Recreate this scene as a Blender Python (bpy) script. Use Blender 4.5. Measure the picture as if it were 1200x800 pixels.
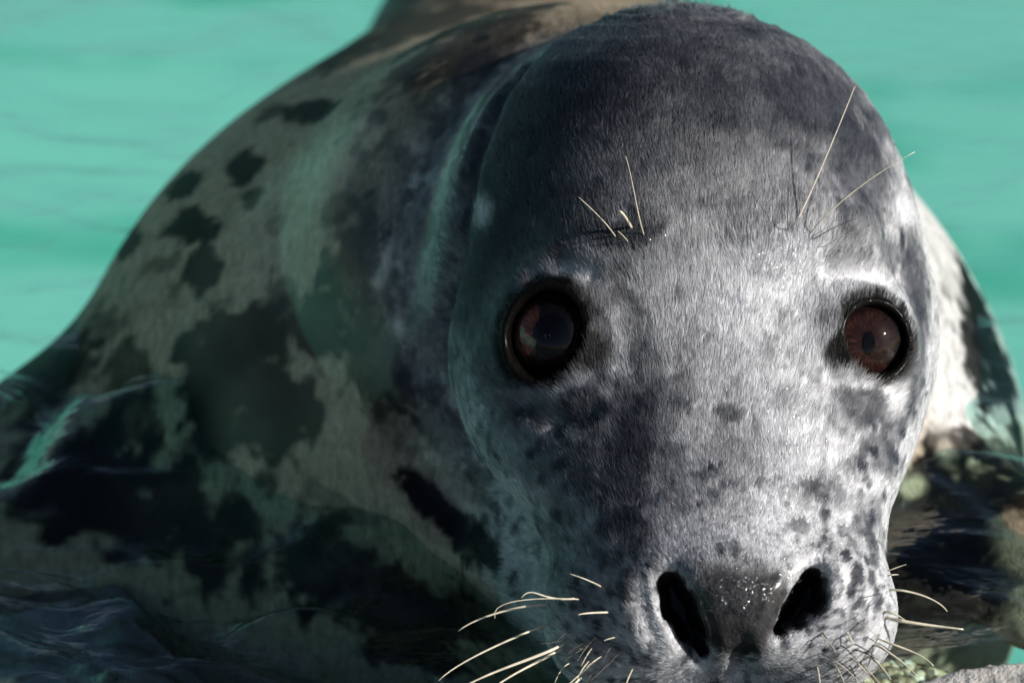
import bpy, math, random
import numpy as np

for o in list(bpy.data.objects):
    bpy.data.objects.remove(o)
S = bpy.context.scene
COL = S.collection
rng = np.random.default_rng(7)
random.seed(7)

# ------------------------------------------------------------------ camera
PITCH = math.radians(28.0)
CAM = np.array([0.0, 0.0, 0.69])
FPX = 3600.0
cp, sp = math.cos(PITCH), math.sin(PITCH)
R3 = np.array([1.0, 0, 0]); U3 = np.array([0, sp, cp]); F3 = np.array([0, cp, -sp])
cd = bpy.data.cameras.new('camera'); cam = bpy.data.objects.new('camera', cd); COL.objects.link(cam)
cam.location = CAM; cam.rotation_euler = (math.pi / 2 - PITCH, 0, 0)
cd.sensor_width = 36; cd.lens = FPX / 1200 * 36
cd.clip_start = 0.02; cd.clip_end = 400
cd.dof.use_dof = True; cd.dof.focus_distance = 1.180; cd.dof.aperture_fstop = 9.0
S.camera = cam

# ------------------------------------------------------------------ sky and sun
SUN_DIR = np.array([0.80, -0.34, 0.50]); SUN_DIR = SUN_DIR / np.linalg.norm(SUN_DIR)
SUN_EL = math.asin(SUN_DIR[2]); SUN_AZ = math.atan2(SUN_DIR[0], SUN_DIR[1])
w = bpy.data.worlds.new('World'); S.world = w; w.use_nodes = True
nt = w.node_tree; nt.nodes.clear()
sky = nt.nodes.new('ShaderNodeTexSky'); sky.sky_type = 'NISHITA'; sky.sun_disc = False
sky.sun_elevation = SUN_EL; sky.sun_rotation = SUN_AZ
sky.air_density = 0.7; sky.dust_density = 1.0
bg = nt.nodes.new('ShaderNodeBackground'); bg.inputs[1].default_value = 0.05
wo = nt.nodes.new('ShaderNodeOutputWorld')
nt.links.new(sky.outputs[0], bg.inputs[0]); nt.links.new(bg.outputs[0], wo.inputs[0])
ld = bpy.data.lights.new('sun', 'SUN'); ld.energy = 4.8; ld.angle = math.radians(0.55); ld.color = (1, 0.955, 0.89)
sun = bpy.data.objects.new('sun', ld); COL.objects.link(sun)
from mathutils import Vector
sun.rotation_euler = Vector(-SUN_DIR).to_track_quat('-Z', 'Y').to_euler()
sun.location = (3, -1, 3)

S.view_settings.view_transform = 'Standard'; S.view_settings.look = 'None'
S.view_settings.exposure = 0.5; S.view_settings.gamma = 1.0
S.render.engine = 'CYCLES'
S.cycles.use_denoising = True
S.cycles.max_bounces = 10; S.cycles.diffuse_bounces = 4; S.cycles.glossy_bounces = 4
S.cycles.transparent_max_bounces = 16; S.cycles.transmission_bounces = 6
S.cycles.sample_clamp_indirect = 6.0
S.cycles_curves.shape = 'RIBBONS'

# ------------------------------------------------------------------ helpers
def cpt(px, py, d):                       # a measured point: right, up, distance along the lens axis
    return np.array([(px - 600) / FPX * d, (400 - py) / FPX * d, d])
def toworld(c):
    c = np.asarray(c, float)
    return CAM + c[..., 0:1] * R3 + c[..., 1:2] * U3 + c[..., 2:3] * F3
def dirworld(c):
    c = np.asarray(c, float)
    return c[..., 0:1] * R3 + c[..., 1:2] * U3 + c[..., 2:3] * F3
def tocam(wp):
    q = np.asarray(wp, float) - CAM
    return np.stack([q @ R3, q @ U3, q @ F3], -1)
def ground(px, py, z=0.0):                # where the line of sight meets a level plane
    v = (400 - py) / FPX
    d = (CAM[2] - z) / (sp - cp * v)
    return toworld(cpt(px, py, d))

def _hash(ix, iy, iz, seed):
    n = (ix * 374761393 + iy * 668265263 + iz * 2147483647 + seed * 974711) & 0xffffffff
    n = ((n ^ (n >> 13)) * 1274126177) & 0xffffffff
    return ((n ^ (n >> 16)) & 0xffff) / 65535.0
def vnoise(p, scale, seed=0):
    q = p * scale
    i = np.floor(q).astype(np.int64); f = q - i; f = f * f * (3 - 2 * f)
    r = 0
    for dx in (0, 1):
        for dy in (0, 1):
            for dz in (0, 1):
                wgt = (f[:, 0] if dx else 1 - f[:, 0]) * (f[:, 1] if dy else 1 - f[:, 1]) * (f[:, 2] if dz else 1 - f[:, 2])
                r = r + wgt * _hash(i[:, 0] + dx, i[:, 1] + dy, i[:, 2] + dz, seed)
    return r * 2 - 1
def fbm(p, scale, octv=4, seed=0):
    r = 0; a = 1.0; t = 0
    for k in range(octv):
        r = r + a * vnoise(p, scale * 2 ** k, seed + k * 17); t += a; a *= 0.55
    return r / t
def sstep(a, b, x):
    t = np.clip((x - a) / (b - a), 0, 1); return t * t * (3 - 2 * t)

def mesh_obj(name, verts, faces, mat, parent=None, smooth=True):
    me = bpy.data.meshes.new(name)
    verts = np.asarray(verts, np.float32)
    me.from_pydata([], [], []) if False else None
    if isinstance(faces, np.ndarray):
        n, k = faces.shape
        me.vertices.add(len(verts)); me.vertices.foreach_set('co', verts.ravel())
        me.loops.add(n * k); me.loops.foreach_set('vertex_index', faces.astype(np.int32).ravel())
        me.polygons.add(n); me.polygons.foreach_set('loop_start', np.arange(0, n * k, k, dtype=np.int32))
        me.update(calc_edges=True)
    else:
        me.from_pydata([tuple(map(float, v)) for v in verts], [], faces)
    me.validate()
    if smooth:
        me.polygons.foreach_set('use_smooth', [True] * len(me.polygons))
    me.materials.append(mat)
    o = bpy.data.objects.new(name, me); COL.objects.link(o)
    if parent is not None: o.parent = parent; o.matrix_parent_inverse = parent.matrix_world.inverted()
    return o
def tag(o, label=None, cat=None, group=None, kind=None):
    if label: o['label'] = label
    if cat: o['category'] = cat
    if group: o['group'] = group
    if kind: o['kind'] = kind
    return o

def new_mat(name):
    m = bpy.data.materials.new(name); m.use_nodes = True
    t = m.node_tree; t.nodes.clear()
    out = t.nodes.new('ShaderNodeOutputMaterial')
    return m, t, out
def nd(t, typ, **kw):
    n = t.nodes.new(typ)
    for k, v in kw.items(): setattr(n, k, v)
    return n
def ramp(t, fac, stops):
    r = t.nodes.new('ShaderNodeValToRGB')
    e = r.color_ramp.elements
    while len(e) < len(stops): e.new(0.5)
    for el, (p, c) in zip(e, stops):
        el.position = p; el.color = (*c, 1) if len(c) == 3 else c
    t.links.new(fac, r.inputs[0]); return r
def princ(t, out, **kw):
    b = t.nodes.new('ShaderNodeBsdfPrincipled')
    for k, v in kw.items(): b.inputs[k.replace('_', ' ')].default_value = v
    t.links.new(b.outputs[0], out.inputs[0]); return b
def noise(t, scale, detail=4, rough=0.55, coord='Object', stretch=None):
    tc = t.nodes.new('ShaderNodeTexCoord'); n = t.nodes.new('ShaderNodeTexNoise')
    n.inputs['Scale'].default_value = scale; n.inputs['Detail'].default_value = detail; n.inputs['Roughness'].default_value = rough
    src = tc.outputs[coord]
    if stretch:
        mp = t.nodes.new('ShaderNodeMapping'); mp.inputs['Scale'].default_value = stretch
        t.links.new(src, mp.inputs[0]); src = mp.outputs[0]
    t.links.new(src, n.inputs['Vector']); return n
def bump(t, height, b, strength=0.3, dist=0.01):
    n = t.nodes.new('ShaderNodeBump'); n.inputs['Strength'].default_value = strength; n.inputs['Distance'].default_value = dist
    t.links.new(height, n.inputs['Height']); t.links.new(n.outputs[0], b.inputs['Normal']); return n

def schlick(t, f0, normal=None):          # the same from either side of the film
    lw = t.nodes.new('ShaderNodeLayerWeight'); lw.inputs[0].default_value = 0.5
    if normal is not None: t.links.new(normal, lw.inputs['Normal'])
    p = nd(t, 'ShaderNodeMath', operation='POWER'); p.inputs[1].default_value = 5.0
    q = nd(t, 'ShaderNodeMath', operation='MULTIPLY_ADD'); q.inputs[1].default_value = 1 - f0; q.inputs[2].default_value = f0
    t.links.new(lw.outputs['Facing'], p.inputs[0]); t.links.new(p.outputs[0], q.inputs[0]); return q.outputs[0]

# ------------------------------------------------------------------ the pool
def mat_floor():
    m, t, out = new_mat('turquoise pool paint')
    b = princ(t, out, Roughness=0.7)
    n = noise(t, 2.1, 3, 0.5, stretch=(1, 1.5, 1))
    r = ramp(t, n.outputs['Fac'], [(0.36, (0.10, 0.46, 0.36)), (0.46, (0.255, 0.60, 0.525)), (0.75, (0.29, 0.63, 0.555))])
    t.links.new(r.outputs[0], b.inputs['Base Color']); return m
def mat_water():
    m, t, out = new_mat('clear pool water')
    tr = nd(t, 'ShaderNodeBsdfTransparent'); tr.inputs[0].default_value = (0.74, 0.90, 0.87, 1)
    gl = nd(t, 'ShaderNodeBsdfGlossy'); gl.inputs['Roughness'].default_value = 0.02
    mx = nd(t, 'ShaderNodeMixShader')
    n = noise(t, 34, 3, 0.55, stretch=(1, 1.8, 1))
    bp = nd(t, 'ShaderNodeBump'); bp.inputs['Strength'].default_value = 0.45; bp.inputs['Distance'].default_value = 0.006
    t.links.new(n.outputs['Fac'], bp.inputs['Height'])
    t.links.new(bp.outputs[0], gl.inputs['Normal'])
    t.links.new(schlick(t, 0.03, bp.outputs[0]), mx.inputs[0]); t.links.new(tr.outputs[0], mx.inputs[1]); t.links.new(gl.outputs[0], mx.inputs[2])
    t.links.new(mx.outputs[0], out.inputs[0]); return m
def mat_shelf():
    m, t, out = new_mat('wet grey ledge stone')
    b = princ(t, out, Roughness=0.22)
    n = noise(t, 13, 6, 0.62, stretch=(1, 2.2, 1)); n.inputs['Distortion'].default_value = 1.2
    r = ramp(t, n.outputs['Fac'], [(0.38, (0.045, 0.040, 0.030)), (0.45, (0.12, 0.11, 0.09)), (0.48, (0.125, 0.123, 0.132)), (0.70, (0.19, 0.187, 0.197))])  # stone colour, with grey streaks painted like sky reflections on ripples
    t.links.new(r.outputs[0], b.inputs['Base Color'])
    n2 = noise(t, 60, 5, 0.6); bump(t, n2.outputs['Fac'], b, 0.6, 0.006); return m
def mat_granite():
    m, t, out = new_mat('pale rough granite')
    b = princ(t, out, Roughness=0.9)
    n = noise(t, 220, 4, 0.7); n3 = noise(t, 28, 5, 0.6)
    r = ramp(t, n.outputs['Fac'], [(0.33, (0.14, 0.13, 0.12)), (0.43, (0.48, 0.455, 0.42)), (0.6, (0.60, 0.575, 0.535)), (0.8, (0.68, 0.66, 0.62))])
    r2 = ramp(t, n3.outputs['Fac'], [(0.34, (0.35, 0.34, 0.32)), (0.44, (1, 1, 1))])
    mx = nd(t, 'ShaderNodeMix', data_type='RGBA', blend_type='MULTIPLY'); mx.inputs[0].default_value = 1
    t.links.new(r.outputs[0], mx.inputs[6]); t.links.new(r2.outputs[0], mx.inputs[7])
    t.links.new(mx.outputs[2], b.inputs['Base Color'])
    bump(t, n.outputs['Fac'], b, 0.8, 0.003); return m

def axis(lo, hi, f0, f1, fine, coarse):
    a = [f0]
    while a[-1] < f1: a.append(a[-1] + fine)
    st = fine
    up = [a[-1]]
    while up[-1] < hi: st = min(st * 1.15, coarse); up.append(up[-1] + st)
    st = fine; dn = [f0]
    while dn[-1] > lo: st = min(st * 1.15, coarse); dn.append(dn[-1] - st)
    return np.array(dn[:0:-1] + a + up[1:])
def sheet(name, xs, ys, hf, mat):
    X, Y = np.meshgrid(xs, ys, indexing='ij')
    P = np.stack([X.ravel(), Y.ravel(), np.zeros(X.size)], -1)
    P[:, 2] = hf(P)
    nx, ny = len(xs), len(ys)
    i = (np.arange(nx - 1)[:, None] * ny + np.arange(ny - 1)[None, :]).ravel()
    fc = np.stack([i, i + ny, i + ny + 1, i + 1], -1)
    return mesh_obj(name, P, fc, mat)

POOL_Z = -0.80
fl = sheet('pool_floor', np.linspace(-12, 12, 25), np.linspace(-2, 24, 27), lambda P: np.full(len(P), POOL_Z), mat_floor())
tag(fl, kind='structure')

# painted side wall of the pool with a concrete coping, out to the left
def box(name, lo, hi, mat, parent=None):
    x0, y0, z0 = lo; x1, y1, z1 = hi
    v = [(x0, y0, z0), (x1, y0, z0), (x1, y1, z0), (x0, y1, z0), (x0, y0, z1), (x1, y0, z1), (x1, y1, z1), (x0, y1, z1)]
    return mesh_obj(name, v, [(0, 3, 2, 1), (4, 5, 6, 7), (0, 1, 5, 4), (1, 2, 6, 5), (2, 3, 7, 6), (3, 0, 4, 7)], mat, parent, smooth=False)
pw_ = box('pool_wall', (-3.5, -1.5, POOL_Z - 0.02), (-3.2, 9.0, 0.70), fl.data.materials[0]); tag(pw_, kind='structure')
box('coping', (-3.55, -1.5, 0.703), (-3.15, 9.0, 0.80), mat_granite(), pw_)
def shelf_edge(x, P):
    return 1.085 + 0.035 * sstep(0.08, 0.14, x) + 0.20 * sstep(-0.05, -0.26, x) + 0.03 * vnoise(P * [1, 0, 0], 14, 5) + 0.012 * vnoise(P * [1, 0, 0], 45, 9)
def shelf_h(P):
    e = shelf_edge(P[:, 0], P) - P[:, 1]
    z = -0.016 + 0.012 * fbm(P, 22, 4, 31) + 0.010 * vnoise(P, 9, 3)
    z = z - 0.02 * sstep(0.10, 0.0, e) + sstep(0.0, -0.08, P[:, 0]) * (0.008 * fbm(P * [1, 2.6, 1], 16, 3, 131) - 0.034 - 0.03 * sstep(-0.14, -0.24, P[:, 0])) - 0.009 * sstep(0.08, 0.12, P[:, 0])
    return np.where(e < 0, POOL_Z - 0.05, z) * 1.0 if False else z - 0.03 * sstep(0.05, -0.02, e) - 0.80 * sstep(0.0, -0.10, e) ** 1.6
sh = sheet('stone_shelf', axis(-6, 6, -0.34, 0.36, 0.004, 0.4), axis(-2, 1.46, 0.86, 1.42, 0.004, 0.3), shelf_h, mat_shelf())
tag(sh, kind='structure')

def water_h(P):
    q = P * [1, 1.7, 1] + 0.02 * np.stack([vnoise(P, 16, 91), vnoise(P, 16, 92), 0 * P[:, 0]], -1)
    stir = 0.35 + 0.65 * np.exp(-((P[:, 1] - 1.12) / 0.16) ** 2)          # stirred up round the seal's chest
    stir = stir * (1 + 1.6 * sstep(-0.02, -0.12, P[:, 0]))
    return stir * (0.0078 * vnoise(q, 14, 71) + 0.0046 * vnoise(q, 27, 73) + 0.0008 * vnoise(q, 60, 13))
wt = sheet('water', axis(-12, 12, -0.32, 0.34, 0.0032, 0.5), axis(0.62, 24, 0.9, 1.5, 0.0032, 0.5), water_h, mat_water())
tag(wt, kind='structure')

# ------------------------------------------------------------------ the seal: one continuous body surface from a distance field
def ell(P, c, r):
    q = (P - c) / r
    k0 = np.sqrt((q * q).sum(-1)); k1 = np.sqrt(((q / r) ** 2).sum(-1)) + 1e-9
    return k0 * (k0 - 1) / k1
def ellw(P, c, r, rot=0.0):               # ellipsoid upright in the world: centre and radii along world x, y, z
    Wp = P - tocam(np.array(c))
    Wx = dirworld(Wp)
    if rot:
        ca, sa = math.cos(rot), math.sin(rot)
        Wx = np.stack([ca * Wx[:, 0] + sa * Wx[:, 1], -sa * Wx[:, 0] + ca * Wx[:, 1], Wx[:, 2]], -1)
    return ell(Wx, np.zeros(3), np.array(r))
def rcone(P, a, b, ra, rb):
    ba = b - a; l2 = ba @ ba; h = np.clip(((P - a) @ ba) / l2, 0, 1)
    return np.linalg.norm(P - a - h[:, None] * ba, axis=-1) - (ra + (rb - ra) * h)
def smin(a, b, k):
    h = np.maximum(k - np.abs(a - b), 0) / k
    return np.minimum(a, b) - h * h * k * 0.25
def smax(a, b, k): return -smin(-a, -b, k)

rows = []
for y in (11.9, 12.2, 13, 15, 18, 24, 34, 50, 75, 110, 150, 200, 250, 300):
    s = max(0.0, 1 - (abs(300 - y) / 288.2) ** 2.15) ** 0.465
    rows.append((y, 795 - 280 * s + (y > 250) * -2, 795 + 280 * s + (13 if y > 290 else 6 if y > 240 else 0), 1.312, 1.312 - 0.108 * s ** 0.92))
rows += [(347, 519, 1098, 1.300, 1.201), (395, 521, 1101, 1.288, 1.196), (447, 528, 1095, 1.272, 1.188),
         (511, 550, 1076, 1.250, 1.174), (546, 572, 1063, 1.236, 1.164), (581, 602, 1049, 1.222, 1.153),
         (602, 622, 1041, 1.214, 1.147), (645, 644, 1036, 1.200, 1.137), (692, 656, 1029, 1.191, 1.131),
         (738, 670, 1013, 1.188, 1.135), (773, 690, 989, 1.188, 1.143), (800, 712, 962, 1.190, 1.152),
         (830, 740, 935, 1.195, 1.165), (848, 790, 890, 1.200, 1.180), (855, 836, 842, 1.205, 1.203)]
RW = np.array(rows)
YS = np.arange(11.9, 855.1, 1.0)
TB = np.stack([np.interp(YS, RW[:, 0], RW[:, k]) for k in range(1, 5)], -1)
for _ in range(3):                        # soften the corners of the table away from its ends
    pad = np.pad(TB, ((6, 6), (0, 0)), mode='edge')
    sm = np.stack([np.convolve(pad[:, k], np.ones(13) / 13, 'valid') for k in range(4)], -1)
    wgt = (sstep(60, 160, YS) * sstep(848, 790, YS))[:, None]
    TB = TB * (1 - wgt) + sm * wgt
MID = np.interp(YS, [8, 300, 395, 600, 720, 855], [797, 812, 822, 846, 858, 850])
def head_loft(P):
    d = P[:, 2]; py = 400 - FPX * P[:, 1] / d; px = 600 + FPX * P[:, 0] / d
    L, Rr, zc, fr = (np.interp(py, YS, TB[:, k]) for k in range(4))
    mid = np.interp(py, YS, MID)
    hw = np.where(px < mid, mid - L, Rr - mid); hw = np.maximum(hw, 0.5)
    b = np.where(d < zc, zc - fr, 0.085 * (zc - fr) / 0.10 + 0.02)
    n = np.interp(py, [100, 400, 560, 700], [2.15, 2.35, 2.3, 2.5])
    q = (np.abs(px - mid) / hw) ** n + (np.abs(d - zc) / np.maximum(b, 1e-3)) ** n
    f = (q ** (1 / n) - 1) * np.clip(np.minimum(hw * d / FPX, b), 0.01, 0.09)
    over = np.maximum(YS[0] - py, py - YS[-1]) * d / FPX
    return np.where(over > 0, np.maximum(f, over + 0.002), f)

def vn(v): v = np.array(v, float); return v / np.linalg.norm(v)
# eyes: centre, outward axis, opening half-width and half-height, tilt of the opening
EYES = [dict(c=cpt(653, 394, 1.2215), ax=vn((-0.30, 0.06, -0.95)), rx=0.0150, ry=0.0168, tilt=0.20),
        dict(c=cpt(1008, 400, 1.2230), ax=vn((0.26, 0.05, -0.96)), rx=0.0124, ry=0.0132, tilt=-0.40)]
ER = 0.0195
for e in EYES:
    up = np.array([math.sin(e['tilt']), math.cos(e['tilt']), 0.0])
    up = vn(up - (up @ e['ax']) * e['ax']); e['up'] = up; e['rt'] = np.cross(up, -e['ax']) * -1
NOSTRIL = [[(785, 686, 15), (795, 711, 18), (808, 737, 14), (823, 761, 7)],
           [(950, 681, 14), (944, 701, 17), (929, 720, 13), (912, 737, 7)]]

GROOVES = []
THOR = ((0.020, 1.38, -0.130), (0.248, 0.262, 0.216))
NECK = (cpt(690, 335, 1.405), 0.119, np.array([0.0, 1.30, -0.07]), 0.160)
def body_sdf(P):
    thor = ellw(P, THOR[0], THOR[1])
    rear = ellw(P, (0.012, 1.70, -0.095), (0.115, 0.30, 0.125))
    f = smin(thor, rear, 0.19)
    tail = rcone(P, tocam(np.array([0.02, 1.85, -0.16])), tocam(np.array([-0.05, 2.42, -0.24])), 0.11, 0.040)
    f = smin(f, tail, 0.08)
    for sx in (-1, 1):                    # hind flippers
        f = smin(f, ellw(P, (-0.05 + sx * 0.05, 2.52, -0.25), (0.035, 0.11, 0.014), sx * 0.35), 0.03)
    neck = rcone(P, NECK[0], tocam(NECK[2]), NECK[1], NECK[3])
    f = smin(f, neck, 0.15)
    f = smin(f, ellw(P, (-0.222, 1.285, -0.092), (0.072, 0.10, 0.062)), 0.05)      # shoulder blade low on the flank
    throat = ell(P, cpt(800, 640, 1.30), np.array([0.085, 0.075, 0.10]))
    f = smin(f, throat, 0.05)
    # fore flippers: forearm and broad flat hand, at either side of the chest in the shallows
    for sx, ang in ((1, 0.5), (-1, -0.5)):
        bx = 0.205 if sx > 0 else -0.19
        dz = 0.0 if sx > 0 else -0.10
        f = smin(f, rcone(P, tocam(np.array([bx * 0.85, 1.27, -0.055 + dz])), tocam(np.array([bx + sx * 0.015, 1.155, -0.035 + dz])), 0.06, 0.030), 0.04)
        f = smin(f, ellw(P, (bx + sx * 0.03, 1.125 if sx > 0 else 1.13, -0.022 + dz), (0.030, 0.055, 0.020), -sx * 0.4), 0.025)
    head = head_loft(P)
    # whisker pads, nose, brow ridges
    for px, py, d, r in ((740, 735, 1.172, 0.031), (955, 728, 1.170, 0.030)):
        head = smin(head, np.linalg.norm((P - cpt(px, py, d)) / [1, 0.9, 1], axis=-1) - r, 0.02)
    head = smin(head, ell(P, cpt(868, 705, 1.150), np.array([0.037, 0.024, 0.027])), 0.012)
    for px, py in ((742, 282), (940, 282)):
        head = smin(head, ell(P, cpt(px, py, 1.2285), np.array([0.028, 0.015, 0.0195])), 0.02)
    # alar folds outside each nostril
    for px, py, d in ((764, 716, 1.1475), (978, 706, 1.1475)):
        head = smin(head, ell(P, cpt(px, py, d), np.array([0.011, 0.019, 0.015])), 0.010)
    f = smin(f, head, 0.014)
    for e in EYES:                        # lids over the eyeball, then the opening
        v = P - e['c']; rr = np.linalg.norm(v, axis=-1)
        near = rr < 0.07
        if not near.any(): continue
        vv = v[near]; g = f[near]
        g = smin(g, rr[near] - 0.0220, 0.020)
        a = vv @ e['rt'] / e['rx']; b = vv @ e['up'] / e['ry']; h = vv @ e['ax']
        k = np.sqrt(a * a + b * b)
        opening = np.maximum((k - 1) * min(e['rx'], e['ry']) - 0.22 * np.maximum(h - 0.014, 0), -h)
        g = smax(g, -opening, 0.0022)
        g = np.maximum(g, -(rr[near] - 0.0196))
        f[near] = g
    for chain in NOSTRIL:                 # nostrils sunk along the lens axis into the nose
        cc = [cpt(a, b, 1.145) for a, b, r in chain]; rs = [r * 1.145 / FPX for a, b, r in chain]
        near = np.linalg.norm(P - cc[1], axis=-1) < 0.06
        if not near.any(): continue
        Q = P[near].copy(); dd = Q[:, 2].copy(); Q[:, 0] *= 1.145 / dd; Q[:, 1] *= 1.145 / dd; Q[:, 2] = 1.145
        g = np.full(len(Q), 9.0)
        for i in range(len(cc) - 1): g = smin(g, rcone(Q, cc[i], cc[i + 1], rs[i], rs[i + 1]), 0.005)
        g = np.maximum(g + 0.10 * np.maximum(dd - 1.14, 0), dd - 1.178)
        f[near] = smax(f[near], -g, 0.0075)
    for a, b, r, k in GROOVES:            # creases: between the nostrils, round the nostril wings, ear slits, neck folds
        f = smax(f, -rcone(P, a, b, r, r), k)
    mp = P - cpt(850, 812, 1.17)
    mouth = np.maximum(np.abs(mp[:, 1] + 0.35 * (np.abs(mp[:, 0]) ** 1.5) - 0.15 * mp[:, 2]) - 0.0012, np.maximum(mp[:, 2] - 0.02, np.abs(mp[:, 0]) - 0.05))
    f = smax(f, -mouth, 0.004)
    return f

def surf(px, py):                         # the body's surface point on a measured line of sight
    d = np.full(len(np.atleast_1d(px)), 1.08); px = np.atleast_1d(px).astype(float); py = np.atleast_1d(py).astype(float)
    ray = np.stack([(px - 600) / FPX, (400 - py) / FPX, np.ones(len(px))], -1)
    for _ in range(60):
        f = body_sdf(ray * d[:, None]); d = np.where(d < 2.2, d + np.clip(f * 0.7, -0.01, 0.04), d)
    return ray * d[:, None], d
_g = []
for line, r, out_, k in (([(868, 756), (867, 775), (866, 794)], 0.0028, 0.0024, 0.006), ([(748, 686), (752, 715), (766, 750)], 0.0022, 0.0010, 0.006), ([(1000, 676), (998, 705), (984, 738)], 0.0022, 0.0010, 0.006),
                         ([(551, 240), (549, 256), (544, 272)], 0.0022, 0.0002, 0.004), ([(1088, 262), (1090, 280)], 0.0016, 0.0002, 0.004),
                         ([(500, 440), (528, 500), (566, 566), (618, 640)], 0.010, 0.0065, 0.016), ([(470, 520), (520, 590), (590, 660)], 0.010, 0.0070, 0.016), ([(612, 74), (582, 108), (556, 160), (537, 225), (527, 300), (518, 380), (520, 440)], 0.0065, 0.0050, 0.014),
                         ([(690, 322), (655, 312), (620, 322)], 0.0025, 0.0016, 0.006), ([(975, 322), (1010, 316), (1040, 330)], 0.0025, 0.0016, 0.006),
                         ([(612, 478), (645, 492), (690, 482)], 0.0025, 0.0017, 0.006)):
    pts_, d_ = surf([q[0] for q in line], [q[1] for q in line])
    pts_ = pts_ - vn((0, 0, 1)) * out_
    for i_ in range(len(line) - 1):
        if d_[i_] < 2 and d_[i_ + 1] < 2: _g.append((pts_[i_], pts_[i_ + 1], r, k))
GROOVES += _g
def grow(lo, hi, f0, f1, fine, coarse): return axis(lo, hi, f0, f1, fine, coarse)
gx = grow(-0.31, 0.33, -0.045, 0.192, 0.0022, 0.012)
gy = grow(-0.46, 0.36, -0.165, 0.150, 0.0022, 0.012)
gz = grow(1.09, 2.72, 1.105, 1.335, 0.0022, 0.016)
nx, ny, nz = len(gx), len(gy), len(gz)
F = np.empty((nx, ny, nz), np.float32)
# coarse look first (every 5th grid line), then the fine values only where the surface can pass
sx_, sy_, sz_ = (np.unique(np.append(np.arange(0, n, 5), n - 1)) for n in (nx, ny, nz))
A, B, Cc = np.meshgrid(gx[sx_], gy[sy_], gz[sz_], indexing='ij')
FC = body_sdf(np.stack([A.ravel(), B.ravel(), Cc.ravel()], -1)).reshape(A.shape)
bmin = np.full(tuple(n - 1 for n in FC.shape), 9.0); bmax = -bmin
for dx in (0, 1):
    for dy in (0, 1):
        for dz in (0, 1):
            v = FC[dx:FC.shape[0] - 1 + dx, dy:FC.shape[1] - 1 + dy, dz:FC.shape[2] - 1 + dz]
            bmin = np.minimum(bmin, v); bmax = np.maximum(bmax, v)
ext = np.maximum.reduce(np.meshgrid(np.diff(gx[sx_]), np.diff(gy[sy_]), np.diff(gz[sz_]), indexing='ij'))
hot = (bmin < ext * 0.9) & (bmax > -ext * 0.9)
bi = np.minimum(np.arange(nx) // 5, len(sx_) - 2); bj = np.minimum(np.arange(ny) // 5, len(sy_) - 2); bk = np.minimum(np.arange(nz) // 5, len(sz_) - 2)
hotf = hot[np.ix_(bi, bj, bk)]
F[:] = np.where(((bmin + bmax) / 2)[np.ix_(bi, bj, bk)] < 0, -1, 1)
hi_, hj_, hk_ = np.nonzero(hotf)
for c0 in range(0, len(hi_), 300000):
    sl = slice(c0, c0 + 300000)
    F[hi_[sl], hj_[sl], hk_[sl]] = body_sdf(np.stack([gx[hi_[sl]], gy[hj_[sl]], gz[hk_[sl]]], -1))
F[0] = F[-1] = 1; F[:, 0] = 1; F[:, -1] = 1; F[:, :, 0] = 1; F[:, :, -1] = 1
ins = F < 0
# surface nets on the graded grid
cnt = np.zeros((nx - 1, ny - 1, nz - 1), np.int8)
for dx in (0, 1):
    for dy in (0, 1):
        for dz in (0, 1):
            cnt += ins[dx:nx - 1 + dx, dy:ny - 1 + dy, dz:nz - 1 + dz]
act = (cnt > 0) & (cnt < 8)
idx = np.full(act.shape, -1, np.int64); idx[act] = np.arange(act.sum())
ci, cj, ck = np.nonzero(act)
acc = np.zeros((len(ci), 3)); wsum = np.zeros(len(ci))
corner = [(0, 0, 0), (1, 0, 0), (0, 1, 0), (1, 1, 0), (0, 0, 1), (1, 0, 1), (0, 1, 1), (1, 1, 1)]
for a in range(8):
    for b in range(a + 1, 8):
        A, B = corner[a], corner[b]
        if sum(abs(A[k] - B[k]) for k in range(3)) != 1: continue
        fa = F[ci + A[0], cj + A[1], ck + A[2]]; fb = F[ci + B[0], cj + B[1], ck + B[2]]
        cr = (fa < 0) != (fb < 0)
        tt = np.where(cr, fa / np.where(cr, fa - fb, 1), 0)
        pa = np.stack([gx[ci + A[0]], gy[cj + A[1]], gz[ck + A[2]]], -1)
        pb = np.stack([gx[ci + B[0]], gy[cj + B[1]], gz[ck + B[2]]], -1)
        acc += np.where(cr[:, None], pa + tt[:, None] * (pb - pa), 0); wsum += cr
V = acc / wsum[:, None]
quads = []
e = ins[:-1, 1:-1, 1:-1] != ins[1:, 1:-1, 1:-1]
i, j, k = np.nonzero(e); j += 1; k += 1
q = np.stack([idx[i, j - 1, k - 1], idx[i, j, k - 1], idx[i, j, k], idx[i, j - 1, k]], -1)
fl_ = ins[i, j, k]; q[~fl_] = q[~fl_][:, ::-1]; quads.append(q)
e = ins[1:-1, :-1, 1:-1] != ins[1:-1, 1:, 1:-1]
i, j, k = np.nonzero(e); i += 1; k += 1
q = np.stack([idx[i - 1, j, k - 1], idx[i - 1, j, k], idx[i, j, k], idx[i, j, k - 1]], -1)
fl_ = ins[i, j, k]; q[~fl_] = q[~fl_][:, ::-1]; quads.append(q)
e = ins[1:-1, 1:-1, :-1] != ins[1:-1, 1:-1, 1:]
i, j, k = np.nonzero(e); i += 1; j += 1
q = np.stack([idx[i - 1, j - 1, k], idx[i, j - 1, k], idx[i, j, k], idx[i - 1, j, k]], -1)
fl_ = ins[i, j, k]; q[~fl_] = q[~fl_][:, ::-1]; quads.append(q)
Q = np.concatenate(quads)
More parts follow.
